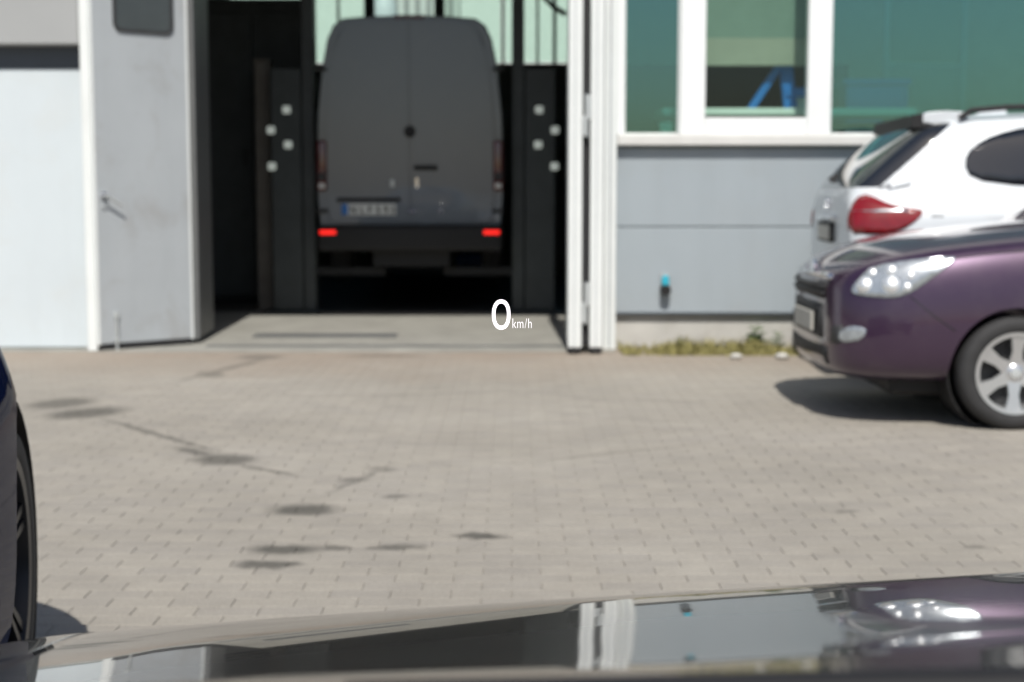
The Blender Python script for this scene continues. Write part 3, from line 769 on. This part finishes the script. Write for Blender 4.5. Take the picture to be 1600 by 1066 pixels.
# ------------------------------------------------------------------ plum car (front to the left)
PC = tag(empty('plum_car', (1.81, 8.97, 0)), 'plum purple family car facing left at the edge of the forecourt', 'car')
WX, WZ = .985, .318
S = [(0.0, ring_half(.33, .80, .46, .72)), (.025, ring_half(.28, .87, .60, .78)), (.09, ring_half(.25, .93, .715, .83)), (.19, ring_half(.235, .985, .785, .87)),
     (.33, ring_half(.23, 1.03, .84, .91)), (.55, ring_half(.23, 1.075, .872, .95)), (.85, ring_half(.22, 1.115, .888, .985)), (1.2, ring_half(.21, 1.15, .895, 1.01)),
     (1.5, ring_half(.20, 1.17, .90, 1.02)), (2.2, ring_half(.20, 1.17, .905, 1.03)), (3.2, ring_half(.20, 1.17, .905, 1.04)), (3.9, ring_half(.22, 1.16, .90, 1.04)),
     (4.3, ring_half(.25, 1.13, .87, 1.02)), (4.5, ring_half(.32, 1.05, .78, .95))]
body, bv = loft('body', S, 'p_purple', PC, 2, [(WX, WZ), (3.75, WZ)], .365)
for x in (WX, 3.75): arch_liner(PC, x, WZ, .368)
def cabin_ring(z0, z1, w0, w1):
    return [(0, z0), (w0 * .8, z0), (w0, z0 + .02), (w0 * .97 + w1 * .03, z0 + .3 * (z1 - z0)), (w0 * .4 + w1 * .6, z0 + .75 * (z1 - z0)), (w1, z1 - .04), (w1 * .85, z1 - .005), (w1 * .4, z1 + .01), (0, z1 + .012)]
cs = [(1.28, cabin_ring(1.06, 1.12, .80, .72)), (1.5, cabin_ring(1.02, 1.24, .84, .70)), (1.9, cabin_ring(1.02, 1.44, .86, .66)), (2.3, cabin_ring(1.02, 1.58, .865, .64)), (2.9, cabin_ring(1.02, 1.63, .87, .64)),
      (3.6, cabin_ring(1.02, 1.60, .86, .63)), (4.1, cabin_ring(1.02, 1.50, .83, .60)), (4.4, cabin_ring(1.02, 1.15, .78, .6))]
cab, cbv = loft('cabin', cs, 'p_purple', PC, 2)
patch('windscreen', cbv, [(1.2, -.66, 1.16), (1.2, .66, 1.16), (1.2, .52, 1.54), (1.2, -.52, 1.54)], (1, 0, 0), 'car_glass', PC, .004, .008, 0, 5)
for s in (-1, 1):
    patch('side_window', cbv, [(1.75, s * 1.2, 1.12), (2.75, s * 1.2, 1.12), (2.75, s * 1.2, 1.52), (2.3, s * 1.2, 1.50), (1.95, s * 1.2, 1.36)], (0, -s, 0), 'car_glass', PC, .004, .008, 0, 5)
    patch('side_window', cbv, [(2.85, s * 1.2, 1.12), (3.9, s * 1.2, 1.14), (3.85, s * 1.2, 1.40), (3.6, s * 1.2, 1.50), (2.85, s * 1.2, 1.52)], (0, -s, 0), 'car_glass', PC, .004, .008, 0, 5)
    dv = (.62, -s * .78, 0)
    def dp(x, y, z): return (x, s * y, z)
    # headlight wrapping the front corner
    hl = patch('headlight', bv, [dp(.10, .70, .755), dp(.20, .80, .735), dp(.34, .84, .745), dp(.46, .87, .83), dp(.575, .89, .945), dp(.50, .88, .955), dp(.34, .83, .935), dp(.19, .76, .90), dp(.12, .72, .83)], dv, 'lamp_clear', PC, .006, .012, 3, 4)
    for (x, y, z, r) in ((.16, .73, .80, .060), (.29, .80, .805, .064), (.27, .80, .885, .045), (.18, .75, .87, .040), (.37, .84, .86, .036), (.36, .84, .795, .036)):
        d = Vector(dv).normalized(); hcast = bv.ray_cast(Vector((x, s * y, z)) - d * 2, d, 6)
        if hcast[0] is not None:
            bm = bmesh.new(); bmesh.ops.create_uvsphere(bm, u_segments=20, v_segments=12, radius=r, matrix=Matrix.Translation(hcast[0] - hcast[1] * r * .55))
            bm_obj('bulb_reflector', bm, 'bulb', hl, 80)
    patch('fog_lamp', bv, [dp(.06, .62, .475), dp(.14, .74, .49), dp(.17, .77, .55), dp(.12, .72, .57), dp(.06, .66, .54)], dv, 'lamp_clear', PC, .005, .01, 2, 3)
    patch('fog_surround', bv, [dp(.02, .56, .46), dp(.05, .64, .46), dp(.07, .66, .57), dp(.03, .58, .56)], dv, 'black_soft', PC, .006, .01, 0, 3)
    for x, ss in ((WX, 1), (3.75, 1)): make_wheel(PC, (x, s * .785, WZ), s, .318, .222, .20, 6)
fx = (1, 0, 0)
gr = patch('grille', bv, [(-.2, -.42, .70), (-.2, .42, .70), (-.2, .46, .80), (-.2, -.46, .80)], fx, 'black', PC, .006, .012, 0, 5)
for z in (.725, .765): patch('grille_bar', bv, [(-.2, -.44, z), (-.2, .44, z), (-.2, .44, z + .016), (-.2, -.44, z + .016)], fx, 'black_soft', gr, .016, .012, 0, 5)
patch('grille_surround', bv, [(-.2, -.50, .815), (-.2, .50, .815), (-.2, .49, .84), (-.2, -.49, .84)], fx, 'chrome', PC, .014, .014, 0, 6)
patch('lower_intake', bv, [(-.2, -.50, .33), (-.2, .50, .33), (-.2, .50, .43), (-.2, -.50, .43)], fx, 'black', PC, .006, .01, 0, 5)
patch('bumper_recess', bv, [(-.2, -.40, .47), (-.2, .40, .47), (-.2, .40, .67), (-.2, -.40, .67)], fx, 'black_soft', PC, .005, .01, 0, 5)
npl = box('number_plate', 'plate', PC, -.035, -.018, -.26, .26, .50, .615, .004); box('plate_holder', 'black', npl, -.019, .03, -.275, .275, .485, .63, .004)
bm = bmesh.new(); lathe(bm, [(.001, .014), (.05, .012), (.055, 0), (.001, 0)], 24, Matrix.Translation((.02, 0, .87)) @ Matrix.Rotation(R(-90), 4, 'Z') @ Matrix.Rotation(R(0), 4, 'X')); bm_obj('bonnet_badge', bm, 'chrome', PC, 40)
for s in (-1, 1):
    bm = bmesh.new(); bmesh.ops.create_uvsphere(bm, u_segments=20, v_segments=12, radius=1)
    for v in bm.verts: v.co = Vector((1.78 + v.co.x * .09, s * (1.02 + v.co.y * .11 * s), 1.16 + v.co.z * .075))
    bm_obj('door_mirror', bm, 'p_purple', PC, 60)
    box('mirror_foot', 'black_soft', PC, 1.74, 1.82, *sorted((s * .86, s * .96)), 1.08, 1.13, .01)
for s in (-1, 1):
    for nm, ln in (('bumper_seam', [(.40, .742), (.52, .64), (.64, .555)]), ('door_seam', [(1.52, .27), (1.50, .55), (1.47, .80), (1.50, .98)]), ('bonnet_seam', [(.60, .945), (.9, .985), (1.2, 1.005), (1.5, 1.02)])):
        up = [(x, s * 1.3, z + .004) for x, z in ln]; dn = [(x + (.008 if nm == 'door_seam' else 0), s * 1.3, z - .004) for x, z in ln[::-1]]
        patch(nm, bv, up + dn, (0, -s, 0), 'black', PC, .0015, .003, 0, 3)
box('underbody', 'black', PC, .35, 4.2, -.62, .62, .16, .3, .03)
box('side_repeater', 'lamp_clear', PC, 1.50, 1.55, -.905, -.885, .80, .825, .005)

# ------------------------------------------------------------------ white car behind it (rear to the left)
SU = tag(empty('white_car', (2.375, 11.10, 0), R(-3)), 'white off-road car parked behind the plum car, tail to the left', 'car')
def suv(zb, zt, w, zs, wt, ws2=None):
    # full height section: sill, shoulder at zs, glasshouse up to the roof edge wt at zt
    g0 = w * .955
    return [(0, zb), (w * .82, zb), (w * .97, zb + .1), (w, zb + .35 * (zs - zb)), (w * .995, zs - .14), (w * .985, zs - .02), (g0 * .985, zs + .07),
            (g0 * .62 + wt * .38, zs + .40 * (zt - zs)), (g0 * .25 + wt * .75, zs + .78 * (zt - zs)), (wt * 1.0, zt - .07), (wt * .9, zt - .015), (wt * .5, zt + .01), (0, zt + .015)]
SS = [(.0, suv(.50, 1.27, .85, 1.06, .70)), (.015, suv(.44, 1.35, .90, 1.08, .72)), (.05, suv(.40, 1.42, .935, 1.10, .73)), (.14, suv(.38, 1.51, .955, 1.13, .73)), (.30, suv(.36, 1.645, .968, 1.15, .725)), (.44, suv(.35, 1.755, .978, 1.16, .72)), (.56, suv(.34, 1.835, .985, 1.17, .715)),
      (.75, suv(.32, 1.85, .995, 1.18, .715)), (1.2, suv(.3, 1.875, 1.0, 1.18, .73)), (1.9, suv(.3, 1.885, 1.0, 1.17, .735)), (2.6, suv(.3, 1.86, 1.0, 1.16, .73)), (3.1, suv(.3, 1.72, 1.0, 1.15, .71)), (3.5, suv(.3, 1.45, .995, 1.13, .72)),
      (3.9, suv(.3, 1.24, .99, 1.10, .74)), (4.5, suv(.32, 1.17, .97, 1.06, .72)), (4.95, suv(.36, 1.02, .88, .92, .6)), (5.1, suv(.42, .9, .7, .82, .5))]
sbody, sbv = loft('body', SS, 'p_white', SU, 2, [(1.02, .38), (4.05, .38)], .43, .62)
def cut_off(obj, name, mat, parent, planes, test):
    # slice the body along planes and lift the faces inside out as a part of their own
    bm = bmesh.new(); bm.from_mesh(obj.data)
    for co, no in planes:
        fs = [f for f in bm.faces if f.calc_center_median().x < .42 + 1.16 * (f.calc_center_median().z - 1.35) and 1.2 < f.calc_center_median().z < 1.95]
        bmesh.ops.bisect_plane(bm, geom=list({v for f in fs for v in f.verts}) + list({e for f in fs for e in f.edges}) + fs, plane_co=co, plane_no=no)
    sel = [f for f in bm.faces if test(f.calc_center_median())]
    keep = bm.copy(); keep.faces.ensure_lookup_table(); bm.faces.ensure_lookup_table()
    idx = {f.index for f in sel}
    bm.faces.index_update(); idx = {f.index for f in sel}
    bmesh.ops.delete(keep, geom=[keep.faces[i] for i in idx], context='FACES')
    bmesh.ops.delete(bm, geom=[f for f in bm.faces if f.index not in idx], context='FACES')
    keep.to_mesh(obj.data); keep.free()
    me = bpy.data.meshes.new(name); bm.to_mesh(me); bm.free(); me.materials.clear()
    return link(name, me, mat, parent, 38)
PN = Vector((1, 0, -1.16)).normalized()
zin = lambda c, dx: 1.352 < c.z < 1.80 and c.x < .21 + dx + 1.16 * (c.z - 1.35)
for sd in (-1, 1): cut_off(sbody, 'pillar_trim', 'car_glass', SU, [((.21, 0, 1.35), PN), ((.06, 0, 1.35), PN), ((0, 0, 1.352), (0, 0, 1)), ((0, 0, 1.80), (0, 0, 1))], lambda c: zin(c, 0) and not zin(c, -.15) and c.x < 1.2 and c.y * sd > 0)
cut_off(sbody, 'rear_screen', 'smoke_glass', SU, [((.06, 0, 1.35), PN), ((0, 0, 1.352), (0, 0, 1)), ((0, 0, 1.80), (0, 0, 1))], lambda c: zin(c, -.15) and c.x < 1.2)
for x in (1.02, 4.05): arch_liner(SU, x, .38, .433, .56, .88)
for s in (-1, 1):
    def sp_(x, z): return (x, s * 1.4, z)
    dS = (0, -s, 0)
    patch('quarter_window', sbv, [sp_(.80, 1.55), sp_(.905, 1.395), sp_(1.60, 1.385), sp_(1.60, 1.765), sp_(1.28, 1.77), sp_(.96, 1.69)], dS, 'car_glass', SU, .005, .01, 3, 5)
    patch('side_window', sbv, [sp_(1.68, 1.385), sp_(2.48, 1.375), sp_(2.48, 1.75), sp_(1.68, 1.77)], dS, 'car_glass', SU, .005, .01, 0, 5)
    patch('side_window', sbv, [sp_(2.56, 1.375), sp_(3.35, 1.36), sp_(2.95, 1.62), sp_(2.56, 1.75)], dS, 'car_glass', SU, .005, .01, 0, 5)
    dl = (.55, -s * .83, 0)
    tl = patch('tail_lamp', sbv, [(.03, s * .80, 1.06), (.15, s * .93, 1.03), (.30, s * .97, 1.045), (.42, s * .99, 1.12), (.46, s * .99, 1.19), (.33, s * .97, 1.21), (.20, s * .94, 1.25), (.09, s * .88, 1.30), (.04, s * .82, 1.24)], dl, 'lamp_red', SU, .008, .016, 2, 4)
    patch('lamp_band', sbv, [(.03, s * .80, 1.178), (.20, s * .93, 1.178), (.37, s * .98, 1.18), (.36, s * .98, 1.195), (.20, s * .93, 1.195), (.03, s * .80, 1.19)], dl, 'lamp_clear', tl, .013, .012, 0, 3)
    for x in (1.02, 4.05): make_wheel(SU, (x, s * .86, .38), s, .38, .25, .24, 7)
    cr = patch('crease_shade_line', sbv, [sp_(.55, 1.148), sp_(4.0, 1.105), sp_(4.0, 1.118), sp_(.55, 1.162)], dS, 'clad_up', SU, .002, .004, 0, 6)  # grey strip laid on: shade line of the body crease put into colour
    # roof rail
    cub = bmesh.new()
    pts = [(.78, 1.83), (.86, 1.885), (1.1, 1.905), (1.9, 1.925), (2.6, 1.90), (2.85, 1.84)]
    for (x0, z0), (x1, z1) in zip(pts, pts[1:]): add_cyl(cub, (x0, s * .70, z0), (x1, s * .70, z1), .02, .02, 10)
    bm_obj('roof_rail', cub, 'black', SU, 40)
# spoiler
bm = bmesh.new(); extrude_poly(bm, [(.50, 1.80), (.55, 1.872), (.70, 1.885), (.88, 1.872), (.80, 1.80), (.62, 1.795)], -.66, .66)
bmesh.ops.bevel(bm, geom=list(bm.edges), offset=.012, segments=2, affect='EDGES'); spo = bm_obj('roof_spoiler', bm, 'p_white', SU, 35)
bm = bmesh.new(); extrude_poly(bm, [(.455, 1.765), (.462, 1.855), (.53, 1.866), (.53, 1.79), (.66, 1.785), (.66, 1.765)], -.70, .70); bm_obj('spoiler_lip', bm, 'black', spo, 35)
bm = bmesh.new(); extrude_poly(bm, [(1.05, 1.885), (1.22, 1.955), (1.26, 1.95), (1.30, 1.885)], -.03, .03); bm_obj('aerial_fin', bm, 'p_white', SU, 35)
bm = bmesh.new(); add_cyl(bm, (.05, .05, 1.42), (.30, -.50, 1.63), .012, .008, 8); add_cyl(bm, (.02, .05, 1.40), (.08, .05, 1.44), .03, .03, 12); bm_obj('rear_wiper', bm, 'black', SU, 40)
box('plate_recess', 'black', SU, -.03, .03, -.30, .30, .95, 1.10, .01); box('number_plate', 'plate', SU, -.036, -.029, -.26, .26, .97, 1.075, .004)
box('tailgate_bar', 'chrome', SU, -.035, .02, -.36, .36, 1.115, 1.145, .008)
cyl('tailgate_badge', 'chrome', SU, (.02, 0, 1.23), (-.025, 0, 1.235), .045)
box('rear_bumper', 'black_soft', SU, -.05, .35, -.80, .80, .38, .62, .06, 3, 40)

# ------------------------------------------------------------------ dark blue car at the left edge (nose away)
BC2 = empty('blue_car', (-2.172, 4.150, 0), R(-80.2)); tag(BC2, 'dark blue car with black alloy wheel cut by the left picture edge', 'car')
S2 = [(0.0, ring_half(.32, .72, .24, .64)), (.04, ring_half(.24, .84, .38, .74)), (.12, ring_half(.2, .92, .50, .82)), (.24, ring_half(.19, .99, .63, .89)), (.40, ring_half(.18, 1.05, .77, .94)), (.68, ring_half(.18, 1.10, .895, 1.0)),
      (1.3, ring_half(.18, 1.13, .915, 1.02)), (2.2, ring_half(.18, 1.10, .90, 1.0)), (3.2, ring_half(.18, 1.08, .905, .98)), (3.9, ring_half(.2, 1.06, .91, .97)), (4.4, ring_half(.24, 1.0, .86, .92)), (4.6, ring_half(.34, .92, .7, .84))]
bl, bbv = loft('body', S2, 'p_blue', BC2, 2, [(.74, .38), (3.7, .38)], .445)
for x in (.74, 3.7): arch_liner(BC2, x, .38, .448, .5, .82)
cs2 = [(1.3, cabin_ring(.92, .98, .80, .70)), (1.6, cabin_ring(.9, 1.12, .84, .68)), (2.1, cabin_ring(.9, 1.34, .85, .62)), (2.6, cabin_ring(.9, 1.42, .855, .61)), (3.2, cabin_ring(.9, 1.40, .85, .60)), (3.8, cabin_ring(.9, 1.24, .83, .58)), (4.35, cabin_ring(.9, 1.02, .78, .58))]
cb2, cbv2 = loft('cabin', cs2, 'car_glass', BC2, 2)
patch('roof_skin', cbv2, [(2.0, -.5, 2), (3.3, -.5, 2), (3.3, .5, 2), (2.0, .5, 2)], (0, 0, -1), 'p_blue', BC2, .006, .01, 0, 5)
for s in (-1, 1):
    for x in (.74, 3.7): make_wheel(BC2, (x, s * .712, .38), s, .38, .285, .23, 5, 'alloy_dark', 0, True)
    patch('headlight', bbv, [(.08, s * .50, .70), (.24, s * .66, .70), (.30, s * .70, .80), (.12, s * .55, .79)], (.62, -s * .78, 0), 'lamp_clear', BC2, .006, .01, 2, 4)
box('underbody', 'black', BC2, .35, 4.3, -.6, .6, .14, .28, .03)

# ------------------------------------------------------------------ own car: bonnet under the lens
OC = tag(empty('own_car', (.45, 1.2, 0)), 'glossy black bonnet of the car the photo is taken from', 'car')
BQ = [(-.20, 62), (-.14, 48), (-.08, 32), (-.03, 20), (0, 15.4), (.03, 11.5), (.07, 10.3), (.15, 9.7), (.30, 9.1), (.38, 9.1), (.45, 10.6), (.50, 12.0), (.60, 12.5), (.75, 11.5), (1.0, 9.0)]
def beta(q):
    if q <= BQ[0][0]: return R(BQ[0][1])
    for (q0, b0), (q1, b1) in zip(BQ, BQ[1:]):
        if q0 <= q <= q1:
            t = (q - q0) / (q1 - q0); return R(b0 + (b1 - b0) * t)
    return R(BQ[-1][1])
def hood_panel(name, x0, x1, nx, Lf, zf):
    ts = [-.20 + .0125 * i for i in range(0, 81)]
    bm = bmesh.new(); cols = []
    for i in range(nx + 1):
        x = x0 + (x1 - x0) * i / nx
        L = Lf(x); z = zf(x); Ye = 1.75 - .05 * max(0, abs(x - .5) - .3) ** 2
        # march both ways from the crest
        zs = {}
        zc = z; prev = 0.0
        for t in [q for q in ts if q >= 0]:
            if t > 0: tm = (t + prev) / 2; zc += math.tan(max(beta(tm / L) if tm / L < .36 else R(9.1), beta(tm - .085) if tm > .445 else 0)) * (t - prev)
            zs[round(t, 4)] = zc; prev = t
        zc = z; prev = 0.0
        for t in sorted([q for q in ts if q < 0], reverse=True):
            zc += math.tan(beta((t + prev) / 2)) * (t - prev); zs[round(t, 4)] = zc; prev = t
        cols.append([bm.verts.new((x - .45, Ye - t - 1.2, zs[round(t, 4)])) for t in ts])
    for A, Bq in zip(cols, cols[1:]):
        for j in range(len(ts) - 1): bm.faces.new((A[j], A[j + 1], Bq[j + 1], Bq[j]))
    bmesh.ops.recalc_face_normals(bm, faces=bm.faces)
    if sum(f.normal.z for f in bm.faces) < 0: bmesh.ops.reverse_faces(bm, faces=bm.faces)
    me = bpy.data.meshes.new(name); bm.to_mesh(me); bm.free()
    o = link(name, me, 'p_black', OC, 80)
    md = o.modifiers.new('t', 'SOLIDIFY'); md.thickness = .012; md.offset = -1
    return o
def zcrest(x): return .866 - .060 * (.7 - x) if x < .7 else .866 - .060 * (x - .7)
def Lhood(x): return 1 + 3.4 * max(0, min(1, (.12 - x) / .48)) ** 1.1
hood_panel('bonnet', -.495, 1.40, 90, Lhood, zcrest)
hood_panel('wing', -.78, -.503, 18, lambda x: 1.25, lambda x: zcrest(x) - .25 * (-.5 - x) ** 2 * 2)
hood_panel('wing', 1.408, 1.70, 18, lambda x: 1.25, lambda x: zcrest(x) - .4 * (x - 1.4) ** 2)
wp_ = empty('windscreen_wiper'); wp_.parent = OC
bm = bmesh.new()
for (a, b_) in (((-.55, -.34, 1.006), (-.05, -.34, 1.018)), ((-.05, -.34, 1.018), (.75, -.34, 1.0255))):
    add_cyl(bm, a, b_, .020, .020, 14)
bm_obj('arm', bm, 'black', wp_, 40)
box('cowl', 'black', OC, -1.1, 1.1, -.75, -.30, .80, .93, .03, 2, 40)
for s in (-1, 1):
    w = make_wheel(OC, (s * .83, .32, .34), s, .34, .25, .22, 5, 'alloy_dark')
box('front_bumper', 'p_black', OC, -1.15, 1.2, .2, .72, .22, .62, .08, 3, 40)

# ------------------------------------------------------------------ head-up speed display, its image stands above the bonnet
HU = tag(empty('head_up_display', (-.0175, 2.38, 1.122)), 'projected white head-up display reading 0 km/h', 'display')
bm = bmesh.new()
def oval(rx, rz, n=48, e=2.25):
    return [(math.copysign(abs(math.cos(a)) ** (2 / e), math.cos(a)) * rx, math.copysign(abs(math.sin(a)) ** (2 / e), math.sin(a)) * rz) for a in (2 * math.pi * k / n for k in range(n))]
ring_prism(bm, oval(.0150, .0245), oval(.0094, .0182), -.0006, .0006)
bm_obj('speed_digit', bm, 'hud_glow', HU)
x = .0172
for ch, adv in (('k', .0078), ('m', .0128), ('/', .0050), ('h', .008)):
    text_obj('unit_letter', ch, .0235, (x, 0, -.0222), (R(90), 0, 0), 'hud_dim', HU, .66, .0004, -.0003); x += adv
